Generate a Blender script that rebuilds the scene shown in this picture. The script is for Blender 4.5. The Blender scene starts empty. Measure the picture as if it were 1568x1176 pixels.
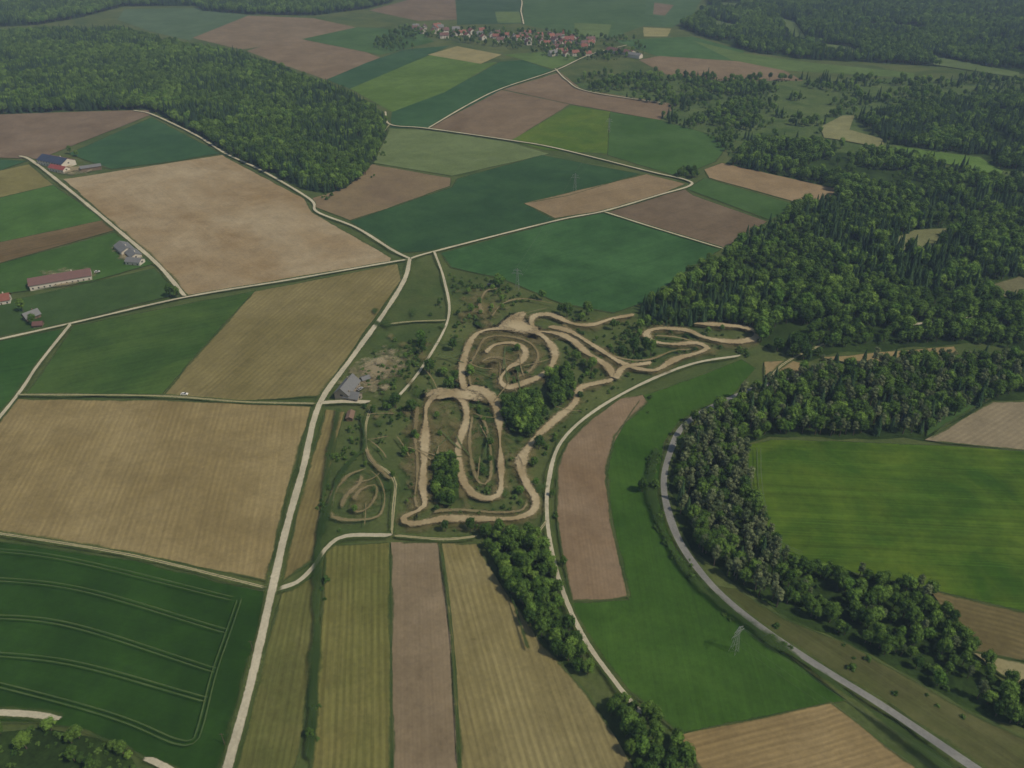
import bpy, math, random, bmesh
import numpy as np
from mathutils import Vector, noise, Matrix
random.seed(7); rng=np.random.default_rng(11)
sc=bpy.context.scene
# ------------------------------------------------------------------ camera / survey
H=280.0; TH=math.radians(33.6); F=784/math.tan(math.radians(33.0))
cam_d=bpy.data.cameras.new("camera"); cam=bpy.data.objects.new("camera",cam_d); sc.collection.objects.link(cam)
cam.location=(0,0,H); cam.rotation_euler=(math.pi/2-TH,0,0)
cam_d.sensor_width=36; cam_d.angle=math.radians(66); cam_d.clip_start=1; cam_d.clip_end=60000
sc.camera=cam
def G(p):
    """survey point -> metres on the ground"""
    dx=(p[0]-784)/F; dy=(588-p[1])/F
    t=H/(math.sin(TH)-dy*math.cos(TH))
    return (t*dx, t*(math.cos(TH)+dy*math.sin(TH)))
# ------------------------------------------------------------------ light
EL=math.radians(52); D=Vector((0.90,-0.42,0)).normalized()*math.cos(EL); D.z=math.sin(EL)
sd=bpy.data.lights.new("sun",'SUN'); sd.energy=2.9; sd.angle=math.radians(0.5); sd.color=(1,0.95,0.87)
so=bpy.data.objects.new("sun",sd); so.rotation_euler=D.to_track_quat('Z','Y').to_euler(); so.location=(300,-200,600); sc.collection.objects.link(so)
w=bpy.data.worlds.new("World"); sc.world=w; w.use_nodes=True
nt=w.node_tree; bg=nt.nodes['Background']; sky=nt.nodes.new('ShaderNodeTexSky'); sky.sky_type='NISHITA'; sky.sun_disc=False
sky.sun_elevation=EL; sky.sun_rotation=math.atan2(D.x,D.y); nt.links.new(sky.outputs[0],bg.inputs[0]); bg.inputs[1].default_value=0.09
sc.view_settings.view_transform='Standard'; sc.view_settings.look='None'; sc.view_settings.exposure=0
# ------------------------------------------------------------------ materials
KC=(0.93,0.98,1.14)
def lin(c,k=1.0,ds=0.06):
    m=sum(c[:3])/3; r=[]
    for v,kc in zip(c[:3],KC):
        v=v*(1-ds)+m*ds; v/=255.0; v=v/12.92 if v<=0.04045 else ((v+0.055)/1.055)**2.4
        r.append(min(0.9,v/(k*kc)))
    return (*r,1)
class NB:
    def __init__(s,name):
        s.m=bpy.data.materials.new(name); s.m.use_nodes=True; s.t=s.m.node_tree; s.t.nodes.clear()
        s.out=s.t.nodes.new('ShaderNodeOutputMaterial')
    def n(s,ty,**kw):
        nd=s.t.nodes.new(ty)
        for k,v in kw.items(): setattr(nd,k,v)
        return nd
    def l(s,a,b): s.t.links.new(a,b)
    def math(s,op,a,b=None,c=None,clamp=False):
        nd=s.n('ShaderNodeMath',operation=op); nd.use_clamp=clamp
        for i,v in enumerate((a,b,c)):
            if v is None: continue
            if isinstance(v,(int,float)): nd.inputs[i].default_value=v
            else: s.l(v,nd.inputs[i])
        return nd.outputs[0]
    def noise(s,vec,scale,detail=3,rough=0.55,dist=0):
        nd=s.n('ShaderNodeTexNoise'); s.l(vec,nd.inputs['Vector']); nd.inputs['Scale'].default_value=scale
        nd.inputs['Detail'].default_value=detail; nd.inputs['Roughness'].default_value=rough; nd.inputs['Distortion'].default_value=dist
        return nd.outputs[0]
    def mix(s,f,a,b):
        nd=s.n('ShaderNodeMix',data_type='RGBA')
        if isinstance(f,(int,float)): nd.inputs[0].default_value=f
        else: s.l(f,nd.inputs[0])
        for i,v in ((6,a),(7,b)):
            if isinstance(v,tuple): nd.inputs[i].default_value=v
            else: s.l(v,nd.inputs[i])
        return nd.outputs[2]
    def scale(s,col,v):
        nd=s.n('ShaderNodeVectorMath',operation='SCALE'); s.l(col,nd.inputs[0]); s.l(v,nd.inputs['Scale']); return nd.outputs[0]
    def mapping(s,vec,rot=0,sx=1,sy=1,loc=(0,0,0)):
        nd=s.n('ShaderNodeMapping'); s.l(vec,nd.inputs[0]); nd.inputs['Rotation'].default_value=(0,0,rot); nd.inputs['Scale'].default_value=(sx,sy,1); nd.inputs['Location'].default_value=loc
        return nd.outputs[0]
    def rng(s,v,a,b,c=0,d=1):
        nd=s.n('ShaderNodeMapRange'); s.l(v,nd.inputs[0])
        for i,x in enumerate((a,b,c,d)): nd.inputs[i+1].default_value=x
        return nd.outputs[0]
    def done(s,col,rough=1.0):
        b=s.n('ShaderNodeBsdfDiffuse')
        if isinstance(col,tuple): b.inputs[0].default_value=col
        else: s.l(col,b.inputs[0])
        return b.outputs[0]
def field_mat(name,c1,c2,ang=0,row=0,rowstr=0.0,streak=0.2,tram=0,grain=0.2,patch=0.012,seed=0):
    b=NB(name); tc=b.n('ShaderNodeTexCoord').outputs['Object']
    v0=b.mapping(tc,loc=(seed*37.1,seed*17.7,0)); vr=b.mapping(v0,rot=-ang)
    big=b.rng(b.noise(v0,patch,4,0.68,0.6),0.36,0.64)
    col=b.mix(big,lin(c1),lin(c2))
    g=b.noise(v0,0.5,2,0.75); mid=b.noise(v0,0.05,4,0.75,0)
    val=b.math('MULTIPLY_ADD',b.math('SUBTRACT',g,0.5),grain*2.8,1.0)
    val=b.math('ADD',val,b.math('MULTIPLY',b.math('SUBTRACT',mid,0.5),0.75))
    if streak:
        st=b.noise(b.mapping(vr,sx=0.006,sy=0.5),1.0,3,0.8)
        val=b.math('ADD',val,b.math('MULTIPLY',b.math('SUBTRACT',st,0.5),streak*2.4))
    if row or tram:
        sep=b.n('ShaderNodeSeparateXYZ'); b.l(vr,sep.inputs[0]); wob=b.math('MULTIPLY_ADD',big,1.5,sep.outputs[1])
    if row:
        s_=b.math('SINE',b.math('MULTIPLY',wob,2*math.pi/row))
        s_=b.math('MULTIPLY',s_,b.math('MULTIPLY',b.rng(mid,0.35,0.6),rowstr*1.2)); val=b.math('ADD',val,s_)
    col=b.scale(col,val)
    if tram:
        f=b.math('FRACT',b.math('DIVIDE',wob,tram)); d=b.math('MULTIPLY',b.math('ABSOLUTE',b.math('SUBTRACT',f,0.5)),tram)
        d=b.math('ABSOLUTE',b.math('SUBTRACT',d,1.0)); ln=b.math('MULTIPLY',b.math('LESS_THAN',d,0.32),b.math('MULTIPLY',g,0.6))
        tcx=tuple(min(255,x*1.2+16) for x in c1)
        col=b.mix(ln,col,lin(tcx))
    b.l(b.done(col),b.out.inputs[0]); return b.m
def soft_mat(name,c1,c2,A=3.0,B=1.6,off=-0.1,strength=1.0,ns=0.35,rut=False):
    """bare-earth material that breaks up into the grass at its edges"""
    b=NB(name); tc=b.n('ShaderNodeTexCoord').outputs['Object']
    at=b.n('ShaderNodeAttribute',attribute_name='edge').outputs['Fac']
    n1=b.noise(tc,ns,3,0.75); n2=b.noise(tc,0.05,2,0.6); n3=b.noise(tc,0.9,2,0.75)
    a=b.math('MULTIPLY_ADD',at,A,off); a=b.math('ADD',a,b.math('MULTIPLY',b.math('SUBTRACT',n1,0.5),b.math('MULTIPLY',b.math('GREATER_THAN',at,0.0),B)))
    a=b.math('MULTIPLY',b.math('ADD',a,0,clamp=True),strength)
    if rut:
        r=b.rng(at,0.72,0.86); r=b.math('MULTIPLY',r,b.rng(n2,0.42,0.55)); a=b.math('MULTIPLY',a,b.math('SUBTRACT',1.0,b.math('MULTIPLY',r,0.75)))
    col=b.mix(b.rng(n2,0.35,0.65),lin(c1),lin(c2)); col=b.scale(col,b.math('MULTIPLY_ADD',b.math('SUBTRACT',n3,0.5),0.7,1.0))
    tr=b.n('ShaderNodeBsdfTransparent'); mx=b.n('ShaderNodeMixShader'); b.l(a,mx.inputs[0]); b.l(tr.outputs[0],mx.inputs[1]); b.l(b.done(col),mx.inputs[2])
    b.l(mx.outputs[0],b.out.inputs[0]); return b.m
def leaf_mat(name,ca,cb,k=0.6):
    b=NB(name); tc=b.n('ShaderNodeTexCoord').outputs['Object']; r=b.n('ShaderNodeObjectInfo').outputs['Random']
    n=b.noise(tc,0.5,2,0.7)
    col=b.mix(r,lin(ca,k),lin(cb,k)); col=b.scale(col,b.math('MULTIPLY_ADD',b.math('SUBTRACT',n,0.5),1.3,1.0))
    b.l(b.done(col),b.out.inputs[0]); return b.m
def plain(name,c,var=0.3,sc_=1.0,rough=0.7):
    b=NB(name); tc=b.n('ShaderNodeTexCoord').outputs['Object']; n=b.noise(tc,sc_,4,0.7)
    rgb=b.n('ShaderNodeRGB'); rgb.outputs[0].default_value=lin(c)
    col=b.scale(rgb.outputs[0],b.math('MULTIPLY_ADD',b.math('SUBTRACT',n,0.5),var*2,1.0))
    p=b.n('ShaderNodeBsdfPrincipled'); b.l(col,p.inputs['Base Color']); p.inputs['Roughness'].default_value=rough
    b.l(p.outputs[0],b.out.inputs[0]); return b.m
# ------------------------------------------------------------------ mesh helpers
def link(ob): sc.collection.objects.link(ob); return ob
def mesh_obj(name,verts,faces,mats,mi=None,attr=None):
    me=bpy.data.meshes.new(name); me.from_pydata(verts,[],faces); me.update()
    for m in mats: me.materials.append(m)
    if mi is not None: me.polygons.foreach_set('material_index',mi)
    if attr is not None:
        a=me.attributes.new('edge','FLOAT','POINT'); a.data.foreach_set('value',attr)
    return link(bpy.data.objects.new(name,me))
ZL=[0.03]
def nz(): ZL[0]+=0.010; return ZL[0]
def poly(name,pts,mat,jit=0.5,step=9):
    P=[G(p) for p in pts]; out=[]; z=nz()
    for i in range(len(P)):
        a=Vector(P[i]); b_=Vector(P[(i+1)%len(P)]); L=(b_-a).length; n=max(1,min(80,int(L/step))); nr=Vector((-(b_-a).y,(b_-a).x)).normalized() if L>0 else Vector((0,0))
        for k in range(n):
            q=a.lerp(b_,k/n); j=noise.noise(Vector((q.x*0.06,q.y*0.06,3.1)))*jit*2
            q=q+nr*j; out.append((q.x,q.y,z))
    return mesh_obj(name,out,[list(range(len(out)))],[mat])
def smooth(P,step=3.0):
    P=[Vector(p) for p in P]; res=[]
    Q=[P[0]*2-P[1]]+P+[P[-1]*2-P[-2]]
    for i in range(1,len(Q)-2):
        p0,p1,p2,p3=Q[i-1:i+3]; n=max(2,int((p2-p1).length/step))
        for k in range(n):
            t=k/n; res.append(0.5*((2*p1)+(-p0+p2)*t+(2*p0-5*p1+4*p2-p3)*t*t+(-p0+3*p1-3*p2+p3)*t**3))
    res.append(P[-1]); return res
def ribbon(name,pts,width,mat,z=None,step=3.0,wj=0.12,off=0.0,world=False,sm=True):
    P=smooth(pts if world else [G(p) for p in pts],step) if sm else [Vector(p) for p in pts]
    z=nz() if z is None else z
    V=[];A=[];Fc=[]; n=len(P)
    for i,p in enumerate(P):
        t=(P[min(i+1,n-1)]-P[max(i-1,0)]); t=t.normalized() if t.length>0 else Vector((1,0)); nr=Vector((-t.y,t.x))
        wd=width*(1+wj*2*noise.noise(Vector((p.x*0.05,p.y*0.05,z*50))))/2; zz=z+i*0.00025; c=p+nr*off
        endf=0 if (i==0 or i==n-1) else 1
        for s_,a in ((-1,0),(0,endf),(1,0)):
            q=c+nr*wd*s_; V.append((q.x,q.y,zz)); A.append(a)
        if i:
            k=3*i; Fc+= [(k-3,k-2,k+1,k),(k-2,k-1,k+2,k+1)]
    return mesh_obj(name,V,Fc,[mat],attr=A)
def blob(name,pts,mat):
    P=smooth([G(p) for p in pts+[pts[0]]],4)[:-1]; c=sum(P,Vector((0,0)))/len(P); z=nz()
    V=[(c.x,c.y,z)]+[(p.x,p.y,z) for p in P]; n=len(P)
    return mesh_obj(name,V,[(0,1+i,1+(i+1)%n) for i in range(n)],[mat],attr=[1]+[0]*n)
# ------------------------------------------------------------------ ground
gm=field_mat("meadow_grass",(62,80,42),(84,94,54),streak=0.0,grain=0.3,patch=0.014)
mesh_obj("ground",[(-30000,-30000,0),(30000,-30000,0),(30000,30000,0),(-30000,30000,0)],[(0,1,2,3)],[gm])
def ang(p,q): a=G(p);b_=G(q); return math.atan2(b_[1]-a[1],b_[0]-a[0])
cnt=[0]
MARG=[None]
def field(kind,pts,c,d=None,row=0,rs=0,streak=0.15,tram=0,grain=0.18,patch=0.012,dc=12,c2=None):
    cnt[0]+=1; a=ang(*d) if d else 0
    c2=c2 or tuple(min(255,max(0,x+dc)) for x in c)
    m=field_mat(kind+"_soil",c,c2,a,row,rs,streak if d else 0,tram,grain,patch,cnt[0])
    o=poly(kind,pts,m)
    if max(p[1] for p in pts)>250:
        v=[Vector((q.co.x,q.co.y)) for q in o.data.vertices]; v.append(v[0].copy())
        ribbon("field_margin",v,3.0,MARG[0],sm=False,wj=.5)
    return o
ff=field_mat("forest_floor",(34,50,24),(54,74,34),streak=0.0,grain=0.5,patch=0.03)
scrub=field_mat("scrub_meadow",(60,82,42),(84,100,58),streak=0.0,grain=0.5,patch=0.02)
MARG[0]=soft_mat("margin_grass",(62,84,42),(84,96,56),A=2.0,B=2.6,off=-0.7,strength=0.7,ns=0.2)
FL=[(-60,58),(60,52),(190,50),(290,76),(370,88),(420,106),(500,136),(556,160),(592,192),(588,225),(560,270),(525,293),(495,298),(460,287),(400,262),(345,234),(300,205),(245,175),(225,168),(100,171),(-60,178)]
FTL=[(-60,-25),(210,-25),(190,10),(120,28),(60,38),(-60,44)]
FT=[(200,-25),(620,-25),(600,4),(560,14),(480,24),(380,22),(310,17),(300,9),(190,10)]
FTR=[(1075,-25),(1640,-25),(1640,120),(1480,105),(1320,95),(1240,92),(1150,80),(1065,52),(1040,40),(1090,15)]
VAL=[(880,128),(1000,115),(1200,122),(1640,118),(1640,300),(1540,275),(1360,232),(1115,240),(1115,220),(1010,184),(1030,165),(900,140)]
DARK=[(1310,185),(1400,165),(1640,150),(1640,265),(1540,262),(1500,240),(1370,222),(1355,212)]
MAIN=[(1115,245),(1150,222),(1260,222),(1360,240),(1480,262),(1540,282),(1640,300),(1640,545),(1480,525),(1260,545),(1235,556),(1160,528),(1155,505),(1100,500),(1050,503),(985,500),(978,475),(1040,425),(1110,390),(1180,348),(1218,322),(1282,306),(1270,285),(1110,252)]
BELT=[(1300,562),(1470,546),(1640,546),(1640,600),(1520,616),(1412,674),(1180,670),(1140,682),(1145,740),(1172,812),(1205,862),(1340,888),(1420,908),(1450,950),(1490,1002),(1532,1040),(1640,1100),(1640,1150),(1568,1118),(1480,1085),(1400,1040),(1300,985),(1200,945),(1120,890),(1062,842),(1036,790),(1026,735),(1040,668),(1110,622),(1180,598),(1230,580)]
HEDGE=[(738,822),(790,815),(825,822),(848,880),(862,945),(893,1005),(893,1035),(860,1018),(808,955),(770,890)]
BOT=[(925,1072),(962,1074),(1018,1115),(1085,1200),(985,1200),(950,1130)]
BL=[(-60,1122),(60,1116),(120,1122),(195,1150),(218,1180),(235,1230),(-60,1230)]
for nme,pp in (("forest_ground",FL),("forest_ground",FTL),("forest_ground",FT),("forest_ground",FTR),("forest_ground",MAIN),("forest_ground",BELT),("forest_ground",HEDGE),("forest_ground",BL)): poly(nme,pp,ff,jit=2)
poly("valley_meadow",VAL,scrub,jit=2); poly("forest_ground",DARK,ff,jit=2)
BR="ploughed_field"; GR="green_field"; TN="stubble_field"
field(GR,[(190,14),(300,12),(380,24),(330,46),(290,62),(230,48),(180,30)],(66,88,62))
field(BR,[(295,58),(380,24),(480,28),(545,42),(455,62),(370,76)],(106,93,74))
field(BR,[(378,78),(450,56),(470,62),(560,80),(582,88),(500,122),(430,98)],(107,93,74))
field(GR,[(462,60),(545,42),(640,46),(665,64),(582,84)],(56,84,42))
field(BR,[(565,16),(640,-4),(696,-10),(700,30),(640,32)],(98,85,68))
field(GR,[(697,-10),(800,-10),(802,36),(700,38)],(48,72,46))
field(GR,[(758,18),(795,18),(800,35),(762,35)],(78,98,54))
field(GR,[(802,-10),(1000,-10),(985,40),(930,60),(870,52),(802,38)],(56,82,44))
field(GR,[(880,35),(936,38),(930,58),(878,56)],(78,98,52))
field(GR,[(990,-10),(1080,-10),(1062,20),(1030,42),(986,40)],(58,84,50))
field(BR,[(1002,4),(1032,8),(1018,24),(1000,22)],(98,86,70))
field(TN,[(985,42),(1028,44),(1022,56),(986,56)],(122,120,80))
field(GR,[(940,62),(1060,56),(1140,78),(1130,94),(1005,86)],(56,86,44))
field(GR,[(1060,62),(1140,82),(1240,96),(1400,112),(1400,120),(1200,108),(1120,92)],(74,96,48))
field(BR,[(978,92),(1010,86),(1130,94),(1200,108),(1230,124),(1100,124),(1020,114)],(108,94,74))
field(GR,[(500,122),(562,96),(620,76),(690,70),(640,92),(536,136)],(46,76,46),d=((500,122),(640,80)))
field(GR,[(536,136),(640,92),(660,84),(735,98),(762,95),(680,142),(600,172),(590,166)],(72,98,38),d=((540,136),(650,92)))
field(TN,[(655,84),(700,71),(768,84),(736,98)],(124,118,80))
field(GR,[(598,196),(600,172),(680,142),(765,95),(800,92),(846,108),(770,138),(652,197)],(44,76,42),d=((600,196),(770,110)))
field(GR,[(770,84),(850,78),(900,88),(846,106),(800,92)],(72,96,44))
field(BR,[(655,197),(768,138),(872,160),(782,216)],(104,89,70),d=((655,197),(768,138)))
field(BR,[(770,137),(858,111),(892,138),(1024,158),(1032,166),(1010,184),(870,159)],(106,91,72))
field(GR,[(782,216),(875,162),(936,172),(932,236),(832,230)],(66,94,30),d=((782,216),(875,162)),c2=(86,106,38),patch=.02)
field(GR,[(934,172),(1010,184),(1090,207),(1116,220),(1096,248),(1062,262),(1030,268),(930,238)],(54,84,36))
field(TN,[(597,197),(655,200),(780,218),(842,236),(692,270),(572,250)],(86,102,62))
field(BR,[(570,252),(690,273),(690,285),(592,320),(536,338),(482,318),(478,304),(530,288)],(108,94,74),c2=(120,106,80))
field("crop_field",[(536,340),(592,321),(692,287),(700,274),(830,238),(980,267),(870,300),(802,312),(850,337),(665,384),(610,388)],(42,70,42),d=((540,340),(830,240)),streak=.12,c2=(52,82,48),patch=.016)
field(BR,[(802,312),(990,267),(1050,282),(1010,299),(925,323),(850,335)],(120,104,78),d=((802,312),(990,267)))
field(BR,[(928,326),(1048,290),(1062,300),(1176,340),(1110,380)],(98,85,68),d=((928,326),(1048,290)))
field(GR,[(1052,290),(1078,273),(1218,314),(1180,338)],(56,84,40))
field(BR,[(1078,260),(1105,250),(1282,290),(1270,305),(1218,310),(1085,273)],(124,107,80))
field("crop_field",[(676,388),(850,341),(925,327),(1104,383),(1060,410),(985,465),(940,480),(860,466),(770,428),(690,410)],(46,78,42),d=((690,400),(940,332)),streak=.25,c2=(60,96,54),patch=.016)
field("harrowed_field",[(97,275),(340,238),(466,305),(478,326),(600,396),(598,401),(440,428),(288,453),(240,402)],(130,112,82),d=((100,275),(290,450)),streak=.12,c2=(150,137,112),patch=.009)
field(GR,[(105,236),(232,180),(338,235),(270,247),(170,260)],(46,76,48),c2=(56,88,54))
field(BR,[(-60,178),(110,172),(228,169),(232,176),(130,216),(60,244),(-60,240)],(104,90,74))
field(GR,[(-60,242),(42,247),(0,262),(-60,272)],(44,76,46))
field(TN,[(-60,275),(45,252),(82,284),(-60,318)],(106,102,60))
field(GR,[(-60,318),(82,284),(165,340),(160,342),(-60,385)],(56,88,34),d=((0,320),(80,290)))
field(BR,[(-60,383),(0,372),(158,338),(178,353),(0,404),(-60,420)],(94,80,54),d=((0,372),(158,338)),streak=.5)
field(GR,[(-60,420),(0,405),(178,356),(238,404),(140,432),(0,452),(-60,465)],(52,82,32),d=((0,405),(178,356)))
field(GR,[(-60,478),(30,458),(236,412),(276,450),(108,494),(-60,530)],(52,76,36))
field(GR,[(-60,534),(100,504),(32,600),(-60,700)],(42,74,28),d=((0,520),(100,504)),streak=.3)
field(GR,[(114,500),(392,446),(290,558),(248,606),(40,605)],(52,78,34),d=((114,500),(392,446)),streak=.3,c2=(68,92,42),patch=.016)
field(TN,[(390,448),(608,405),(616,430),(560,508),(492,608),(370,616),(252,607),(292,556)],(108,101,64),d=((300,600),(500,430)),row=3.4,rs=.09,streak=.25,c2=(120,112,76))
field(TN,[(28,613),(240,614),(478,624),(440,755),(408,892),(200,848),(-60,812),(-60,720)],(123,110,74),d=((120,830),(210,620)),row=3.0,rs=.08,streak=.24,c2=(137,124,88))
field("crop_field",[(-60,822),(200,858),(408,908),(392,985),(340,1190),(260,1210),(240,1176),(200,1148),(120,1118),(60,1108),(-60,1108)],(34,60,20),d=((0,830),(400,905)),streak=.16,c2=(44,74,26),patch=.02)
field(TN,[(500,628),(528,632),(500,740),(480,860),(432,892),(462,755)],(108,99,62),d=((430,890),(510,630)),row=2.4,rs=.1,streak=.3)
field(TN,[(432,912),(492,876),(482,1000),(466,1120),(440,1230),(350,1230),(400,1020)],(84,90,48),d=((410,1170),(460,900)),row=2.4,rs=.12,streak=.35,c2=(100,100,58))
field("hay_meadow",[(500,838),(597,832),(600,1230),(475,1230),(490,980)],(92,95,50),d=((540,1170),(550,840)),row=2.8,rs=.14,streak=.4,c2=(110,107,62))
field(BR,[(599,832),(672,832),(692,980),(706,1230),(602,1230)],(116,103,82),d=((650,1170),(640,840)),row=1.6,rs=.04,streak=.14)
field("hay_meadow",[(676,834),(730,834),(770,902),(830,985),(900,1065),(985,1200),(985,1230),(708,1230),(692,980)],(114,106,68),d=((800,1150),(710,840)),row=2.8,rs=.12,streak=.35,c2=(126,118,82))
field(GR,[(985,608),(1135,552),(1158,566),(1120,608),(1044,645),(1016,680),(1008,760),(1034,838),(1082,910),(1200,1000),(1296,1075),(1040,1126),(1018,1108),(960,1058),(905,985),(872,925),(963,920),(936,800),(928,720),(940,670)],(46,76,24),d=((1000,1000),(960,760)),streak=.25,c2=(62,92,34),patch=.012)
field("ploughed_field",[(950,612),(984,606),(991,618),(957,650),(936,690),(928,740),(936,800),(964,914),(930,921),(876,922),(862,860),(852,790),(852,720),(868,680),(910,640)],(116,98,76),d=((930,900),(900,700)),row=1.8,rs=.04,streak=.14,c2=(128,112,92))
field(BR,[(1040,1128),(1272,1078),(1400,1176),(1420,1230),(1100,1230)],(122,106,72),d=((1060,1176),(1300,1110)),row=2.2,rs=.12,streak=.3)
field(GR,[(1142,684),(1180,674),(1410,682),(1640,698),(1640,956),(1420,904),(1205,858),(1172,805),(1147,740)],(50,80,20),d=((1170,780),(1568,800)),row=9,rs=.08,streak=.45,c2=(80,102,30),patch=.017,tram=24)
field(TN,[(1416,676),(1520,617),(1640,617),(1640,700),(1568,691)],(120,111,90),d=((1420,676),(1520,617)),row=3,rs=.08)
field(BR,[(1424,906),(1640,958),(1640,1030),(1490,1000),(1455,950)],(92,84,54),d=((1430,910),(1568,945)),row=3,rs=.12)
field(TN,[(1490,1002),(1640,1030),(1640,1085),(1532,1036)],(120,115,82))
field("roadside_meadow",[(1082,895),(1130,905),(1200,950),(1300,990),(1400,1045),(1480,1092),(1640,1165),(1640,1260),(1520,1195),(1360,1078),(1240,1010),(1140,945)],(68,76,40),d=((1200,960),(1400,1090)),streak=.4,c2=(84,86,54))
field(TN,[(1170,556),(1212,553),(1240,562),(1204,584),(1170,584)],(130,116,82))
field("dirt_clearing",[(1255,549),(1460,532),(1468,544),(1310,560)],(130,116,80))
CLR=[[(1255,196),(1290,178),(1308,178),(1300,200),(1352,214),(1354,228),(1290,216),(1262,212)],[(1370,225),(1500,242),(1536,264),(1530,274),(1480,258),(1380,240)],
 [(1355,372),(1400,354),(1462,350),(1446,366),(1402,396)],[(1508,440),(1560,425),(1600,440),(1568,456),(1520,457)],[(1170,545),(1240,552),(1204,600),(1165,600)],[(1250,536),(1468,522),(1474,554),(1300,572)]]
for i,c in enumerate(CLR[:4]): field("forest_clearing",c,[(114,116,80),(76,104,44),(102,106,70),(98,98,70)][i],grain=.3)
FAR=[[(1190,28),(1215,32),(1235,60),(1205,55)],[(1420,85),(1560,112),(1560,120),(1430,100)],[(1090,30),(1130,40),(1120,52),(1095,45)],[(1240,66),(1300,72),(1330,88),(1260,84)],[(1100,4),(1130,6),(1140,18),(1105,16)]]
for c in FAR: field("forest_clearing",c,(76,94,54))
field("grass_strip",[(1416,612),(1470,606),(1640,545),(1640,560),(1520,608),(1420,670)],(52,78,36))
# ------------------------------------------------------------------ roads & tracks
GRV=soft_mat("gravel_road_surface",(160,155,136),(180,174,154),A=4.5,B=2.4,off=-0.3)
PTH=soft_mat("farm_path_surface",(136,132,100),(156,150,120),A=3.5,B=2.8,off=-0.5,rut=True)
ASP=soft_mat("asphalt",(112,113,113),(126,127,125),A=20,B=0.5,off=0.0)
DRT=soft_mat("motocross_dirt",(142,128,98),(168,155,126),A=2.6,B=2.6,off=-0.5)
DR2=soft_mat("motocross_dirt_worn",(120,110,78),(140,128,98),A=2.4,B=2.8,off=-0.65,strength=.75)
WRN=soft_mat("worn_grass",(104,98,62),(120,112,78),A=1.5,B=3.2,off=-0.45,strength=0.7,ns=0.1)
VRG=soft_mat("verge_grass",(68,86,42),(86,98,54),A=2.5,B=2.0,off=-0.4,strength=0.8)
DKG=soft_mat("rank_grass",(46,66,32),(60,80,40),A=2.2,B=2.8,off=-0.6,strength=0.8,ns=0.12)
TRM=soft_mat("tramline",(72,92,54),(88,104,64),A=3,B=2.6,off=-0.5,strength=0.7,ns=0.25)
GTF=soft_mat("grass_tuft_patch",(50,72,34),(66,86,42),A=2.0,B=3.0,off=-0.6,strength=0.8,ns=0.12)
def road(pts,wd,mat=None,name="gravel_road",verge=True):
    if verge: ribbon("road_verge",pts,wd*1.8+2.5,VRG,wj=.3)
    ribbon(name,pts,wd*1.08,mat or GRV,wj=0.1)
MAINR=[(335,1230),(352,1170),(385,1050),(418,905),(440,810),(465,720),(490,622),(540,550),(590,480),(620,430),(628,398)]
R=[([(628,398),(600,384),(545,350),(486,326),(474,306),(400,262),(345,236),(300,208),(235,177),(205,170)],3.0),
 ([(628,399),(600,403),(440,431),(285,457),(110,497),(-60,535)],2.7),
 ([(30,240),(50,248),(110,295),(200,370),(245,410),(284,456)],3.6),
 ([(110,497),(60,560),(28,607),(-40,690)],2.6),
 ([(628,398),(665,387),(850,340),(925,325),(1010,300),(1056,286),(1050,277),(990,263),(850,228),(780,216),(655,198),(598,192),(590,172)],2.8),
 ([(655,198),(720,160),(770,136),(850,109),(905,84),(960,70)],2.8),
 ([(850,106),(868,124),(900,141),(1020,160)],2.4),
 ([(925,326),(1000,350),(1108,383)],2.0),
 ([(700,0),(790,-4),(798,20),(802,38)],2.8),
 ([(665,387),(680,430),(687,488),(650,560),(606,614),(594,616)],2.1),
 ([(-60,1092),(50,1097),(95,1106)],3.0),([(222,1162),(262,1182),(280,1200)],3.0)]
for p,wd in R: road(p,wd)
P_=[([(28,607),(240,609),(370,618),(488,621)],2.0),([(-60,812),(0,820),(200,853),(412,904)],2.0),([(585,500),(630,495),(685,493)],2.0),
 ([(422,906),(455,895),(480,872),(500,843),(530,824),(602,823)],2.6),([(600,823),(603,780),(605,742),(590,722),(566,706),(560,660),(570,622)],2.0),([(602,823),(680,829),(735,824)],2.0),
 ([(1135,547),(1060,560),(980,592),(905,636),(858,682),(840,740),(838,800),(850,870),(870,930),(900,990),(955,1065),(985,1100)],2.3),
 ([(820,835),(825,818),(838,800)],1.9),([(1165,600),(1200,560),(1270,525)],2.0),([(1395,500),(1440,494),(1500,486),(1550,480)],2.6),([(597,192),(560,240),(520,288)],1.6)]
for p,wd in P_: road(p,wd,PTH if wd<2.15 else GRV,"farm_path")
road(MAINR,4.1)
road([(490,620),(530,618),(568,619)],3.6,GRV)
road([(1240,572),(1180,590),(1120,612),(1052,650),(1026,695),(1016,750),(1034,820),(1072,880),(1130,938),(1230,1010),(1350,1085),(1490,1180),(1560,1225)],3.3,ASP,"asphalt_road")
YD=soft_mat("yard_gravel",(134,124,98),(154,144,118),A=1.8,B=3.4,off=-0.3,strength=.8,ns=0.12)
for b_ in ([(540,560),(560,540),(605,530),(635,545),(625,575),(600,592),(595,608),(560,612),(522,614),(515,590)],[(46,440),(60,418),(140,410),(155,425),(140,435),(60,452)],[(165,380),(190,370),(225,395),(222,410),(195,412)],[(75,245),(120,255),(165,255),(150,268),(90,272)]):
    blob("bare_yard",b_,YD)
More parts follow.
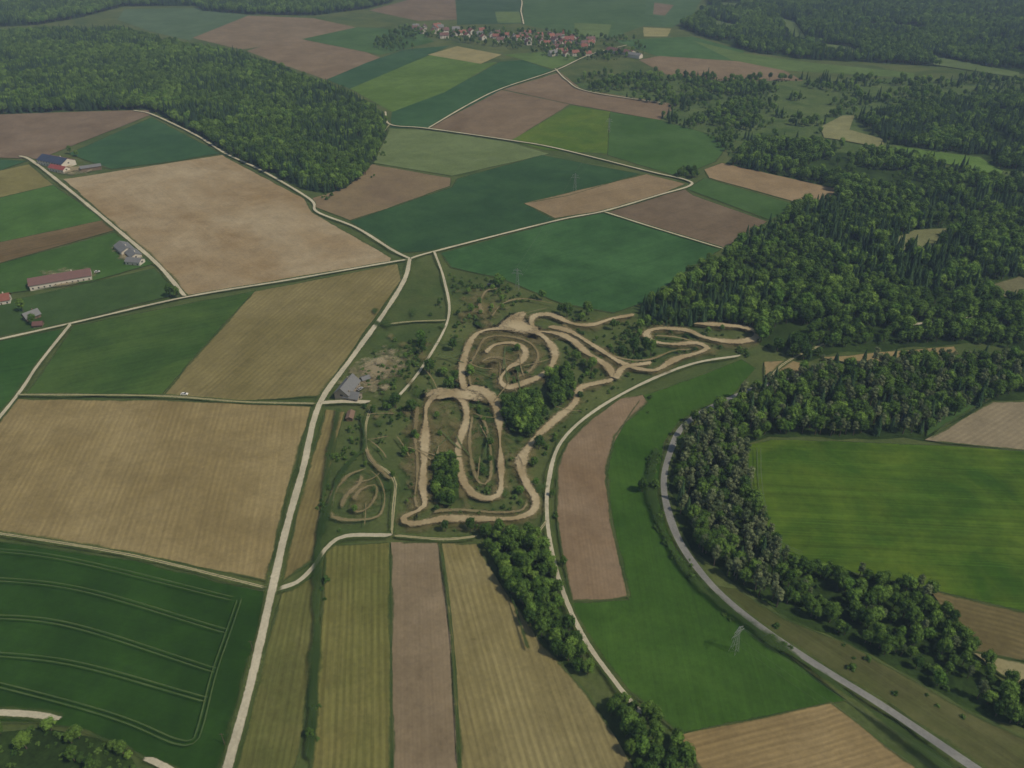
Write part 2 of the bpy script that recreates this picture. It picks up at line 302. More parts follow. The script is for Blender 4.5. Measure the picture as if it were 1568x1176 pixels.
T=[[(700,604),(672,608),(655,625),(652,650),(651,690),(648,745),(650,780),(630,792),(618,799),(632,808),(680,800),(735,800),(790,799),(818,786),(820,768),(806,745),(797,716),(806,694),(828,668),(850,648),(880,622),(888,600),(912,592),(942,586)],
 [(650,614),(672,602),(695,610),(712,624),(714,650),(702,690),(706,730),(718,755),(740,768),(762,764),(768,740),(766,690),(764,645),(756,618),(738,602),(712,598)],
 [(714,604),(707,580),(712,550),(724,522),(745,510),(790,508),(826,516),(848,540),(846,562),(828,580),(800,592),(778,598),(766,586),(780,568),(800,556),(804,540),(786,530),(758,533),(742,546)],
 [(765,510),(780,494),(800,484),(796,500),(830,516)],
 [(824,514),(814,500),(820,488),(845,487),(876,500),(905,502),(940,492),(974,486)],
 [(800,512),(845,514),(874,524),(900,546),(930,566),(942,586)],
 [(838,504),(872,512),(915,538),(955,562),(1000,572),(1036,554),(1066,546),(1082,538),(1066,530),(1030,532),(996,526),(990,514),(1008,508),(1050,510),(1080,522),(1120,528),(1152,524),(1158,514),(1140,506),(1100,502),(1060,500)],
 [(942,586),(955,568),(1000,560)]]
T2=[[(690,604),(720,608),(748,612)],[(722,600),(718,570),(730,545),(745,522),(780,520),(812,530),(824,550),(812,572),(788,584)],[(735,560),(752,552),(772,556),(768,572)],
 [(640,625),(636,670),(640,720),(636,770),(642,786)],[(724,640),(719,680),(724,720),(735,745),(750,740),(752,700),(745,660),(735,640)],[(660,790),(700,786),(760,790),(800,786),(808,770)],
 [(860,500),(905,530),(945,552),(990,556),(1030,542),(1060,540)],[(1000,518),(1040,522),(1080,534)]]
for t in T+T2[:4]: ribbon("worn_trackside",t,17,WRN,wj=.5)
blob("worn_trackside",[(610,600),(700,590),(760,620),(770,760),(700,790),(620,790),(600,720)],WRN)
blob("worn_trackside",[(700,500),(800,480),(860,540),(800,600),(700,600)],WRN)
blob("worn_trackside",[(690,440),(760,440),(800,480),(760,510),(700,500)],WRN)
blob("worn_trackside",[(505,740),(560,715),(600,740),(595,800),(520,812)],WRN)
for i in range(60):
    x=random.uniform(560,830); y=random.uniform(480,800); r=random.uniform(8,20)
    blob("grass_tuft_patch" if i%2 else "worn_patch",[(x-r,y),(x-r*.2,y-r*.8),(x+r,y-r*.2),(x+r*.3,y+r*.9)],GTF if i%2 else WRN)
for t in T2: ribbon("motocross_trail",t,3.4,DR2,wj=0.5)
for t in T: ribbon("motocross_track",t,6.4,DRT,wj=0.45)
S=[[(565,722),(535,733),(512,758),(506,790),(518,800),(545,802),(580,796),(590,768),(582,740),(566,724)],[(540,774),(552,756),(574,748),(578,760),(566,782),(548,790),(536,780)],[(555,730),(552,745),(532,764),(522,786)],[(740,486),(735,470),(745,450),(765,446)],[(560,690),(572,712),(600,742)],[(752,490),(770,470),(800,462),(850,470)]]
for t in S: ribbon("motocross_track",t,3.6,DR2,wj=0.5)
for i in range(40):
    x,y=random.choice([(640,560),(700,660),(740,680),(680,700),(580,660),(760,490),(640,700),(740,540),(820,600),(590,680),(560,770),(780,560)]); x+=random.uniform(-35,35); y+=random.uniform(-30,30)
    pts=[(x,y)]; a=random.choice([1.57,1.57,0,.6,2.5])+random.gauss(0,.25); da=random.gauss(0,.12)
    for k in range(4): a+=da+random.gauss(0,.06); x+=12*math.cos(a); y+=10*math.sin(a); pts.append((x,y))
    ribbon("worn_trail",pts,random.uniform(1.0,1.7),TRM if i%3==0 else DR2)
blob("dirt_apron",[(752,506),(770,490),(795,480),(812,500),(840,512),(800,522)],DRT)
blob("dirt_apron",[(640,600),(690,598),(740,602),(760,622),(720,622),(690,616),(650,622)],DRT)
blob("dirt_apron",[(790,700),(805,690),(812,712),(800,728)],DRT)
for c in [(580,560),(600,545),(570,580),(590,600)]:
    blob("dirt_apron",[(c[0]-12,c[1]),(c[0],c[1]-8),(c[0]+13,c[1]-2),(c[0]+4,c[1]+8)],YD)
for p,wd in (([(520,630),(500,740),(488,860),(485,1000),(476,1176)],5),([(555,640),(560,690),(545,705),(520,740),(490,830)],7),([(735,832),(775,900),(810,1005)],2.2),([(1005,690),(996,760),(1030,850),(1090,920),(1230,1022),(1330,1095),(1460,1190)],7),([(676,834),(694,980),(706,1180)],1.6)):
    ribbon("rank_grass_strip",p,wd,DKG,wj=.6)
for p in ([(370,922),(352,975),(330,1040),(310,1120),(298,1143),(270,1142),(200,1112),(110,1084),(-60,1040)],[(-60,845),(100,862),(362,925)],[(-60,890),(120,908),(352,975)],[(-60,950),(100,962),(335,1035)],[(-60,1005),(110,1022),(322,1080)],
          [(1160,690),(1164,760),(1185,830),(1230,858)]):
    ribbon("tramline",p,0.8,TRM,off=-0.95); ribbon("tramline",p,0.8,TRM,off=0.95)
# ------------------------------------------------------------------ trees
bark=plain("bark",(84,72,58),0.4,2.0,0.95)
LA=leaf_mat("broadleaf_foliage",(38,58,24),(70,92,38),.54); LB=leaf_mat("young_foliage",(56,82,32),(82,104,44),.55); LC=leaf_mat("spruce_foliage",(30,48,30),(44,62,38),.47); LP=leaf_mat("pine_foliage",(56,68,44),(84,92,64),.46); LU=leaf_mat("bush_foliage",(42,64,28),(70,92,42),.58)
def cone(V,Fc,MI,p,q,r1,r2,n=6,mi=0):
    p=Vector(p);q=Vector(q);d=(q-p).normalized(); u=d.orthogonal().normalized(); v=d.cross(u); b0=len(V)
    for c,r in ((p,r1),(q,r2)):
        for i in range(n):
            a=2*math.pi*i/n; x=c+u*math.cos(a)*r+v*math.sin(a)*r; V.append(tuple(x))
    for i in range(n): j=(i+1)%n; Fc.append((b0+i,b0+j,b0+n+j,b0+n+i)); MI.append(mi)
_b=bmesh.new(); bmesh.ops.create_icosphere(_b,subdivisions=2,radius=1); ICV=[v.co.copy() for v in _b.verts]; ICF=[[v.index for v in f.verts] for f in _b.faces]; _b.free()
def broadleaf(seed,Ht=14,Rc=4.6,leaf=None,nl=11,nf=1300,trunk=True,lf=0.75):
    rd=random.Random(seed); V=[];Fc=[];MI=[]
    cb=Ht*0.30 if trunk else 0.2
    if trunk: cone(V,Fc,MI,(0,0,-0.3),(0.2,0.1,Ht*0.55),0.38,0.2); cone(V,Fc,MI,(0.2,0.1,Ht*0.55),(0,0,Ht*0.85),0.2,0.06)
    lumps=[]
    for i in range(nl):
        a=i*2.399+rd.uniform(-.4,.4); t=(i+0.5)/nl; rr=Rc*0.66*math.sqrt(max(0,1-(2*t-0.85)**2*0.8))*rd.uniform(.6,1.1)
        c=Vector((math.cos(a)*rr,math.sin(a)*rr,cb+(Ht-cb)*(0.18+0.66*t))); r=Rc*rd.uniform(0.26,0.44)
        if i==nl-1: c.x*=.3;c.y*=.3
        lumps.append((c,r))
        if trunk: cone(V,Fc,MI,(0.1,0.05,Ht*rd.uniform(.25,.5)),tuple(c),0.13,0.04,4)
    for c,r in lumps:
        b0=len(V); sd_=rd.uniform(0,99)
        for v in ICV:
            k=0.74+0.5*noise.noise(v*2.2+Vector((sd_,0,0))); x=c+Vector((v.x*r*k,v.y*r*k,v.z*r*k*0.9)); V.append(tuple(x))
        for f in ICF: Fc.append(tuple(b0+i for i in f)); MI.append(1)
    for i in range(nf):
        c,r=lumps[rd.randrange(nl)]; d=Vector((rd.gauss(0,1),rd.gauss(0,1),rd.gauss(0.25,1))).normalized()
        p=c+d*r*rd.uniform(0.72,1.35); nrm=(d+Vector((rd.gauss(0,.7),rd.gauss(0,.7),rd.gauss(0,.7)))).normalized(); u=nrm.orthogonal().normalized(); v=nrm.cross(u); a=rd.uniform(0,6.28)
        s=lf*rd.uniform(.4,1.0); e1=(u*math.cos(a)+v*math.sin(a))*s; e2=(v*math.cos(a)-u*math.sin(a))*s*rd.uniform(.5,1); b0=len(V)
        V+= [tuple(p-e1*.5),tuple(p+e2*.5),tuple(p+e1*.5+nrm*s*.15),tuple(p-e2*.45)]; Fc.append((b0,b0+1,b0+2,b0+3)); MI.append(1)
    return V,Fc,MI,[bark,leaf or LA]
def conifer(seed,Ht=19,Rb=3.0,leaf=None,top=0.12):
    rd=random.Random(seed); V=[];Fc=[];MI=[]; cone(V,Fc,MI,(0,0,-.3),(0,0,Ht*.98),0.3,0.03)
    L=22
    for k in range(L):
        t=k/(L-1); z=Ht*(top+ (0.97-top)*t); rr=Rb*(1-t)**0.8+0.25
        n=11 if t<.6 else 8
        for j in range(n):
            a=2*math.pi*(j+rd.random()*.8)/n+k; r=rr*rd.uniform(.7,1.12); d=Vector((math.cos(a),math.sin(a),0)); s=Vector((-d.y,d.x,0))
            p0=Vector((0,0,z+0.25)); pm=d*r*.55+Vector((0,0,z-.10*r)); pe=d*r+Vector((0,0,z-.42*r)); wd=0.22*r+0.3; b0=len(V)
            V+= [tuple(p0),tuple(pm+s*wd),tuple(pe),tuple(pm-s*wd),tuple(pm+Vector((0,0,-.5)))]
            Fc+= [(b0,b0+1,b0+2),(b0,b0+2,b0+3),(b0+1,b0+4,b0+3)]; MI+= [1,1,1]
    return V,Fc,MI,[bark,leaf or LC]
def mk(name,data):
    V,Fc,MI,M=data; me=bpy.data.meshes.new(name); me.from_pydata(V,[],Fc); me.update()
    for m in M: me.materials.append(m)
    me.polygons.foreach_set('material_index',MI); return me
TM={}
TM['broadleaf_tree_a']=mk('broadleaf_tree_a',broadleaf(1,13.5,4.6,None,15,1700)); TM['broadleaf_tree_b']=mk('broadleaf_tree_b',broadleaf(2,14.5,4.2,None,15,1600)); TM['broadleaf_tree_c']=mk('broadleaf_tree_c',broadleaf(3,13,4.8,LB,15,1600))
TM['bush_a']=mk('bush_a',broadleaf(4,3.2,2.1,LU,7,420,False,.5)); TM['bush_b']=mk('bush_b',broadleaf(5,4.2,2.4,LU,7,420,False,.5))
TM['conifer_a']=mk('conifer_a',conifer(6,17)); TM['conifer_b']=mk('conifer_b',conifer(7,15,2.7))
TM['pine_tree_a']=mk('pine_tree_a',broadleaf(8,16,2.9,LP,12,1000,True,.7))
pc=bpy.data.collections.new("tree_species")
for k in sorted(TM): pc.objects.link(bpy.data.objects.new(k,TM[k]))
def gn_group():
    g=bpy.data.node_groups.new("plant_instances",'GeometryNodeTree')
    g.interface.new_socket(name="Geometry",in_out='INPUT',socket_type='NodeSocketGeometry'); g.interface.new_socket(name="Geometry",in_out='OUTPUT',socket_type='NodeSocketGeometry')
    N=g.nodes.new; gi=N('NodeGroupInput'); go=N('NodeGroupOutput'); ci=N('GeometryNodeCollectionInfo'); ci.inputs['Collection'].default_value=pc
    ci.inputs['Separate Children'].default_value=True; ci.inputs['Reset Children'].default_value=True
    ip=N('GeometryNodeInstanceOnPoints'); ip.inputs['Pick Instance'].default_value=True
    def na(nm,ty): n=N('GeometryNodeInputNamedAttribute'); n.data_type=ty; n.inputs['Name'].default_value=nm; return [o for o in n.outputs if o.enabled and o.name=='Attribute'][0]
    L=g.links.new; L(gi.outputs[0],ip.inputs['Points']); L(ci.outputs[0],ip.inputs['Instance']); L(na('pick','INT'),ip.inputs['Instance Index'])
    cr=N('ShaderNodeCombineXYZ'); L(na('rz','FLOAT'),cr.inputs[2]); L(cr.outputs[0],ip.inputs['Rotation']); L(na('scl','FLOAT_VECTOR'),ip.inputs['Scale']); L(ip.outputs[0],go.inputs[0]); return g
GN=gn_group()
def inst(name,xy,pick,scl):
    n=len(xy); me=bpy.data.meshes.new(name); me.from_pydata([(x,y,0) for x,y in xy],[],[])
    a=me.attributes.new('pick','INT','POINT'); a.data.foreach_set('value',[int(i) for i in pick])
    a=me.attributes.new('rz','FLOAT','POINT'); a.data.foreach_set('value',rng.uniform(0,6.28,n).astype(np.float32))
    s=np.repeat(np.array(scl,dtype=np.float32)[:,None],3,1); s[:,2]*=rng.uniform(.85,1.12,n); s[:,0]*=rng.uniform(.9,1.1,n)
    a=me.attributes.new('scl','FLOAT_VECTOR','POINT'); a.data.foreach_set('vector',s.ravel())
    ob=link(bpy.data.objects.new(name,me)); md=ob.modifiers.new("plants",'NODES'); md.node_group=GN; return ob
def inside(X,Y,P):
    r=np.zeros(X.shape,bool); n=len(P)
    for i in range(n):
        x1,y1=P[i]; x2,y2=P[(i+1)%n]
        if y1==y2: continue
        r^=((y1>Y)!=(y2>Y))&(X<(x2-x1)*(Y-y1)/(y2-y1)+x1)
    return r
TRK=np.array([tuple(v) for t in T+S[:3]+[p for p,_ in P_]+[p for p,_ in R]+[MAINR] for v in smooth([G(p) for p in t],5)])
TOT=[0]
def scatter(name,pts,sp,wts,smin=.8,smax=1.25,excl=(),clump=None,sizen=0.0,clear=0):
    P=[G(p) for p in pts]; xs=[p[0] for p in P]; ys=[p[1] for p in P]
    X,Y=np.meshgrid(np.arange(min(xs),max(xs),sp),np.arange(min(ys),max(ys),sp)); X=X.ravel();Y=Y.ravel()
    X=X+rng.uniform(-.48,.48,X.size)*sp; Y=Y+rng.uniform(-.48,.48,Y.size)*sp
    m=inside(X,Y,P)
    for e in excl: m&=~inside(X,Y,[G(p) for p in e])
    X=X[m];Y=Y[m]
    if clear and X.size:
        d=np.min(np.hypot(X[:,None]-TRK[None,:,0],Y[:,None]-TRK[None,:,1]),1); k=d>clear; X=X[k];Y=Y[k]
    if clump:
        thr,sca=clump; k=np.array([noise.fractal(Vector((x/sca,y/sca,1.7)),1.0,2.0,3)>thr+random.uniform(-.12,.12) for x,y in zip(X,Y)],bool) if X.size else np.zeros(0,bool)
        X=X[k];Y=Y[k]
    if not X.size: return
    keys=list(wts.keys()); w_=np.array([wts[k] for k in keys],float); w_/=w_.sum()
    pick=rng.choice(keys,X.size,p=w_)
    # species grow in stands
    con=[k for k in keys if k in (5,6)]; dec=[k for k in keys if k in (0,1,2)]
    if con and dec and X.size>800:
        st=np.array([noise.noise(Vector((x/60,y/60,4.4))) for x,y in zip(X,Y)])
        pick=np.where((st>.22)&np.isin(pick,dec)&(rng.random(X.size)<.6),con[0],pick); pick=np.where((st<-.1)&np.isin(pick,con),dec[0],pick)
        st2=np.array([noise.noise(Vector((x/45,y/45,8.4))) for x,y in zip(X,Y)])
        pick=np.where((st2>.2)&np.isin(pick,[0,1])&(rng.random(X.size)<.5),2,pick)
    s=rng.uniform(smin,smax,X.size)
    if sizen:
        f=np.array([noise.noise(Vector((x/70,y/70,9.2))) for x,y in zip(X,Y)]); s*=1+sizen*f
    TOT[0]+=X.size; inst(name,list(zip(X,Y)),pick,s)
dk={0:3,1:3,5:4,6:3,2:.3}
scatter("forest",FL,5.8,{0:4,1:4,5:1.4,6:1.2,2:.6},.7,1.05,sizen=.2)
for q in (FTL,FT): scatter("forest",q,7.6,{0:3,1:3,5:2,2:.5},.95,1.2)
scatter("forest",FTR,7.2,{0:3,1:3,5:2,2:.8},.85,1.2,clump=(-.3,120),excl=FAR,sizen=.3)
scatter("forest",DARK,6.2,dk,.8,1.1,clump=(-.4,80))
scatter("scattered_trees",VAL,7,{0:3,1:2,2:1.5,3:4,4:4,5:.6},.55,.95,excl=CLR+[DARK],clump=(.0,50))
scatter("forest",MAIN,5.5,{0:3,1:3,2:2.2,5:1.0,6:.9,4:2,3:1.5},.55,1.02,excl=CLR,clump=(-.34,45),sizen=.5)
scatter("forest",[(1215,335),(1290,310),(1420,390),(1500,440),(1480,460),(1340,430),(1230,370)],8,{5:4,6:3},.8,1.1,clump=(-.1,40))
scatter("forest",[(1160,598),(1240,568),(1300,562),(1420,552),(1640,556),(1640,590),(1520,612),(1412,668),(1180,668),(1140,680),(1060,672),(1050,655)],5.2,{0:2,1:2,2:.6,5:1.2,7:3.0},.62,.98)
scatter("forest",[(1045,668),(1140,682),(1145,740),(1172,812),(1205,862),(1200,940),(1120,890),(1062,842),(1040,790),(1036,735)],4.6,{7:6,0:1.2,1:1.2,5:.3},.62,.95)
scatter("forest",[(1205,862),(1340,888),(1420,908),(1450,950),(1490,1002),(1532,1040),(1640,1100),(1640,1150),(1568,1118),(1480,1085),(1400,1040),(1310,985),(1200,930)],4.6,{0:3,1:3,2:1.4,4:2,7:.8},.45,.82,clump=(-.34,20))
scatter("tree_row",HEDGE,4.3,{0:4,1:3,2:1.2},.5,.8)
scatter("tree_row",BOT,4.6,{0:4,1:2,2:1.5},.5,.85)
scatter("forest",BL,3.6,{0:1,1:1,2:.6,4:3,3:3},.35,.7,clump=(-.3,20))
for q,s0,s1 in (([(668,702),(690,700),(700,730),(704,770),(690,782),(674,778),(664,745)],.5,.7),([(772,626),(800,608),(824,615),(830,650),(808,675),(782,665),(771,645)],.6,.8),([(838,578),(866,566),(880,585),(876,610),(850,630),(836,610)],.5,.75)):
    poly("forest_ground",q,ff); scatter("tree_clump",q,4.0,{0:4,1:3,2:.8},s0,s1)
bw={3:4,4:3}; bt={3:5,4:4,0:.9,2:.5}
MOTO=[(690,420),(760,430),(860,470),(980,490),(1130,500),(1150,545),(1000,575),(900,630),(850,670),(835,740),(835,800),(820,818),(640,818),(520,815),(490,800),(510,700),(560,620),(600,540),(650,500)]
scatter("bushes",MOTO,4.6,bt,.35,.95,clump=(.12,22),clear=4.8)
scatter("bushes",MOTO,7,bt,.25,.6,clump=(-.05,60),clear=4.6)
for q,sp,thr in (([(925,505),(985,500),(985,550),(930,555)],4.5,-.1),([(545,520),(600,520),(650,545),(610,600),(585,612),(545,590)],5,-.02),([(890,560),(935,575),(930,600),(890,590)],6,0),
  ([(500,690),(520,690),(498,800),(482,800)],4,.0),([(560,625),(590,620),(605,660),(575,690)],5,.1),([(985,600),(1010,610),(1000,640),(985,640)],6,0),([(525,790),(560,775),(585,795),(540,800)],6,.1),
  ([(840,720),(850,720),(852,800),(866,880),(856,880),(843,800)],3.4,.0),([(992,690),(1010,690),(1005,760),(1030,830),(1100,915),(1230,1010),(1210,1012),(1080,925),(1018,845),(990,770)],3.4,.08),
  ([(478,1176),(484,980),(498,850),(506,850),(496,980),(490,1176)],3.6,.15),([(1100,900),(1250,965),(1500,1100),(1450,1130),(1200,985)],7,.2),
  ([(985,465),(1100,500),(1160,510),(1160,560),(1090,530),(1000,505)],5,.05),([(480,300),(560,270),(600,200),(606,210),(572,275),(500,308)],6,.1),([(715,640),(760,640),(765,760),(730,765),(712,740)],5,.2)):
    scatter("bushes",q,sp,bw,.45,1.0,clump=(thr,18),clear=4.2)
scatter("scattered_trees",[(600,42),(700,46),(860,50),(960,58),(1000,80),(930,96),(860,92),(760,72),(640,58)],9,{0:3,1:2,2:1,3:3},.5,.85,clump=(-.05,30))
scatter("scattered_trees",[(560,70),(600,52),(640,58),(640,76),(590,80)],9,{0:3,1:2,3:2},.6,.9,clump=(.1,40))
scatter("scattered_trees",[(1030,270),(1060,262),(1075,275),(1050,276)],6,{0:3,1:2},.5,.8)
scatter("scattered_trees",[(890,116),(1030,112),(1200,130),(1110,238),(1075,198),(1042,168),(1028,153),(900,130)],6.5,{0:2,2:1,3:3,4:2},.5,.85,clump=(-.1,45))
def tree(kind,p,s=1.0,nm="broadleaf_tree"):
    ob=link(bpy.data.objects.new(nm,TM[kind])); x,y=G(p); ob.location=(x,y,0); ob.scale=(s,s,s*random.uniform(.9,1.1)); ob.rotation_euler[2]=random.uniform(0,6.28)
for p,s in [((262,455),.8),((272,457),.7),((36,478),.75),((52,498),.7),((108,236),.7),((118,240),.6),((825,688),.75),((818,715),.55),((983,755),.7),((1003,752),.6),((682,814),.5),((572,635),.5),((590,628),.45),((510,705),.35),((900,1032),.7),
            ((602,732),.35),((600,650),.35),((1040,272),.8),((1058,270),.8),((1015,180),.7),((846,762),.4),((862,868),.5),((476,1130),.45),((544,786),.4),((888,612),.5),((700,520),.3),((938,505),.6),((950,540),.5),((668,760),.55),((560,715),.3),((536,660),.3)]:
    tree(random.choice(['broadleaf_tree_a','broadleaf_tree_b','broadleaf_tree_a']),p,s)
# ------------------------------------------------------------------ buildings
WH=plain("white_render_wall",(196,190,180),.12,.6); RED=plain("clay_tile_roof",(124,72,56),.35,.9); RD2=plain("dark_tile_roof",(96,64,58),.35,.9); GY=plain("grey_sheet_roof",(104,106,108),.25,.5); BLU=plain("solar_panel_roof",(52,60,80),.3,.4,.35)
GLS=plain("window_glass",(40,46,54),.2,1,.2); WD=plain("timber_wall",(110,92,74),.4,1.4); DOR=plain("door_paint",(84,66,52),.2)
def block(V,Fc,MI,L,W,h,rh,M,wm,rm,rm2=None,win=True):
    """gabled block, ridge along X"""
    def add(vs,fs,mi):
        b0=len(V)
        for v in vs: V.append(tuple(M@Vector(v)))
        for f in fs: Fc.append(tuple(b0+i for i in f)); MI.append(mi)
    l,w_=L/2,W/2
    add([(-l,-w_,0),(l,-w_,0),(l,w_,0),(-l,w_,0),(-l,-w_,h),(l,-w_,h),(l,w_,h),(-l,w_,h),(-l,0,h+rh),(l,0,h+rh)],[(0,1,5,4),(2,3,7,6),(1,2,6,9,5),(3,0,4,8,7)],wm)
    o=.6; e=h-rh*o/w_; t=.18
    for s,m_ in ((-1,rm),(1,rm2 if rm2 is not None else rm)):
        add([(-l-o,s*(w_+o),e+.05),(l+o,s*(w_+o),e+.05),(l+o,0,h+rh+.05),(-l-o,0,h+rh+.05),(-l-o,s*(w_+o),e+t+.05),(l+o,s*(w_+o),e+t+.05),(l+o,0,h+rh+t+.05),(-l-o,0,h+rh+t+.05)],[(4,5,6,7),(0,1,2,3),(0,1,5,4),(1,2,6,5),(3,0,4,7)],m_)
    if win:
        n=max(2,int(L/4)); fl=[1.0]+([3.6] if h>5 else [])
        for s in (-1,1):
            for z in fl:
                for i in range(n):
                    x=-l+L*(i+.5)/n; d=(i==n//2 and z==1.0 and s==-1)
                    zz=0.02 if d else z; hh=2.1 if d else 1.3
                    add([(x-.55,s*(w_+.03),zz),(x+.55,s*(w_+.03),zz),(x+.55,s*(w_+.03),zz+hh),(x-.55,s*(w_+.03),zz+hh)],[(0,1,2,3)],4 if d else 3)
            add([(s*(l+.03),-1,h-1.6),(s*(l+.03),.9,h-1.6),(s*(l+.03),.9,h-.3),(s*(l+.03),-1,h-.3)],[(0,1,2,3)],3)
        cx=l*.4; add([(cx-.35,.4,h),(cx+.35,.4,h),(cx+.35,1.1,h),(cx-.35,1.1,h),(cx-.35,.4,h+rh+1),(cx+.35,.4,h+rh+1),(cx+.35,1.1,h+rh+1),(cx-.35,1.1,h+rh+1)],[(0,1,5,4),(1,2,6,5),(2,3,7,6),(3,0,4,7),(4,5,6,7)],0)
def building(name,p,a,blocks,mats=None):
    V=[];Fc=[];MI=[]
    for (ox,oy,ra,L,W,h,rh,wm,rm,rm2,win) in blocks: block(V,Fc,MI,L,W,h,rh,Matrix.Translation((ox,oy,0))@Matrix.Rotation(ra,4,'Z'),wm,rm,rm2,win)
    ob=mesh_obj(name,V,Fc,mats or [WH,RED,RD2,GLS,DOR],MI); x,y=G(p); ob.location=(x,y,0.0); ob.rotation_euler[2]=a; return ob
a=ang((55,436),(137,422))
building("long_barn",(95,432),a,[(0,0,0,44,14,4.5,3.2,0,1,None,True)],[WH,plain("faded_red_roof",(104,76,70),.2,.3),RD2,GLS,DOR])
building("barn",(192,385),ang((175,378),(190,392)),[(0,0,0,18,11,4,2.6,0,1,None,True),(16,2,0,14,9,3.4,2,0,1,None,True)],[WH,GY,BLU,GLS,DOR])
building("barn",(208,404),ang((200,400),(222,402)),[(0,0,0,13,8,3.6,2,0,1,None,True)],[WH,GY,BLU,GLS,DOR])
building("farm_barn",(88,252),ang((70,246),(108,256))+.1,[(0,0,0,38,18,5.5,4,0,2,1,True)],[WH,plain("red_roof",(130,58,50),.2,.3),BLU,GLS,DOR])
building("farm_barn",(92,262),ang((70,256),(108,266))+.1,[(0,0,0,22,9,4,2.4,0,1,None,True)],[WH,plain("red_roof_b",(134,62,54),.2,.3),BLU,GLS,DOR])
building("machine_shed",(140,260),ang((120,262),(160,256)),[(0,0,0,20,9,4,1.5,0,1,None,False)],[WD,GY,BLU,GLS,DOR])
building("cottage",(4,464),.4,[(0,0,0,12,9,4,3.5,0,1,None,True)])
building("cottage",(50,488),.9,[(0,0,0,10,7,3.4,3,0,1,None,True)],[WD,GY,BLU,GLS,DOR])
building("cottage",(60,500),.2,[(0,0,0,6,5,2.6,1.6,0,1,None,False)],[WD,RD2,BLU,GLS,DOR])
building("farmhouse",(533,603),ang((525,610),(545,585)),[(0,0,0,17,9.5,5.4,4.2,0,1,None,True),(-5,-6,math.pi/2,9,7,3.6,2.6,0,1,None,True)],[plain("grey_wall",(140,132,120),.2,.6),GY,BLU,GLS,DOR])
building("garden_shed",(537,640),ang((535,648),(540,630)),[(0,0,0,7,3.6,2.4,1.0,0,1,None,False)],[WD,plain("shed_roof",(116,92,74),.2),BLU,GLS,DOR])
building("garden_shed",(560,583),.6,[(0,0,0,5,4,2.4,1.0,0,1,None,False)],[WD,GY,BLU,GLS,DOR])
placed=[]
def vhouse(x,y):
    gx,gy=G((x,y))
    for q in placed:
        if math.hypot(q[0]-gx,q[1]-gy)<16: return
    placed.append((gx,gy)); L=random.uniform(10,17); W=random.uniform(8,10.5); h=random.uniform(4,6)
    r=random.random(); ms=[WH,RED if r<.6 else (RD2 if r<.85 else GY),RD2,GLS,DOR]
    building("village_house",(x,y),random.choice([0,math.pi/2])+random.gauss(.25,.2),[(0,0,0,L,W,h,W*.42,0,1,None,True)],ms)
axis=[(628,47),(680,51),(730,55),(790,60),(850,64),(905,70)]
for i in range(150):
    t=random.random()**.8*5; k=min(4,int(t)); f=t-k; x=axis[k][0]*(1-f)+axis[k+1][0]*f; y=axis[k][1]*(1-f)+axis[k+1][1]*f
    vhouse(x+random.uniform(-6,6),y+random.gauss(0,2.5 if x<780 else 4.5))
for i in range(40): vhouse(random.uniform(845,905),random.uniform(60,86))
building("large_barn",(950,82),ang((930,80),(985,88)),[(0,0,0,50,16,5,3.2,0,1,None,False)],[WH,RD2,BLU,GLS,DOR])
building("large_barn",(972,88),ang((930,80),(985,88)),[(0,0,0,24,12,5,3,0,1,None,False)],[WH,GY,BLU,GLS,DOR])
V=[];Fc=[];MI=[]; cone(V,Fc,MI,(0,0,0),(0,0,16),3.4,3.4,4,0); cone(V,Fc,MI,(0,0,16),(0,0,24),3.9,.05,4,1); cone(V,Fc,MI,(0,0,12),(0,0,13.5),3.44,3.44,4,3)
block(V,Fc,MI,18,9,7,5,Matrix.Translation((11,0,0)),0,1)
x,y=G((862,66)); o=mesh_obj("village_church",V,Fc,[WH,RED,RD2,GLS,DOR],MI); o.location=(x,y,0)
# ------------------------------------------------------------------ pylons
STL=plain("galvanised_steel",(140,144,146),.1,1,.5)
def pylon(p,Ht,a=0.0,arm=5.5):
    V=[];Fc=[];MI=[]; lv=[0,.22,.42,.6,.76,.9,1.0]; wd=[1.6,1.2,.95,.7,.5,.4,.12]; r=.065
    C=[[Vector((sx*w_,sy*w_,t*Ht)) for sx,sy in ((-1,-1),(1,-1),(1,1),(-1,1))] for t,w_ in zip(lv,wd)]
    for i in range(len(C)-1):
        for k in range(4):
            cone(V,Fc,MI,C[i][k],C[i+1][k],r,r,4); cone(V,Fc,MI,C[i][k],C[i+1][(k+1)%4],r*.5,r*.5,3); cone(V,Fc,MI,C[i+1][k],C[i+1][(k+1)%4],r*.5,r*.5,3)
    for t,al in ((.76,arm),(.9,arm*.7)):
        z=t*Ht
        for s in (-1,1):
            e=Vector((s*al,0,z))
            for y_ in (-.4,.4): cone(V,Fc,MI,(0,y_,z),e,.06,.05,4)
            cone(V,Fc,MI,(0,0,z+Ht*.07),e,.05,.04,4); cone(V,Fc,MI,e,e-Vector((0,0,1.2)),.08,.08,5)
    ob=mesh_obj("lattice_pylon",V,Fc,[STL],MI); x,y=G(p); ob.location=(x,y,0); ob.rotation_euler[2]=a
    M=Matrix.Translation((x,y,0))@Matrix.Rotation(a,4,'Z'); return [M@Vector((s*al,0,t*Ht-1.2)) for t,al in ((.76,arm),(.9,arm*.7)) for s in (-1,1)]
line=[(932,203),(880,292),(792,443)]; ps=[]
for i,p in enumerate(line):
    q=line[min(i+1,len(line)-1)]; pr=line[max(i-1,0)]; ps.append(pylon(p,18,ang(pr,q)-math.pi/2,4.2))
p2=[pylon((1123,1000),17,ang((1123,1000),(1500,1300))-math.pi/2,4.0),pylon((1560,1290),17,ang((1123,1000),(1500,1300))-math.pi/2,4.0)]
WIR=plain("wire_aluminium",(90,92,94),.05)
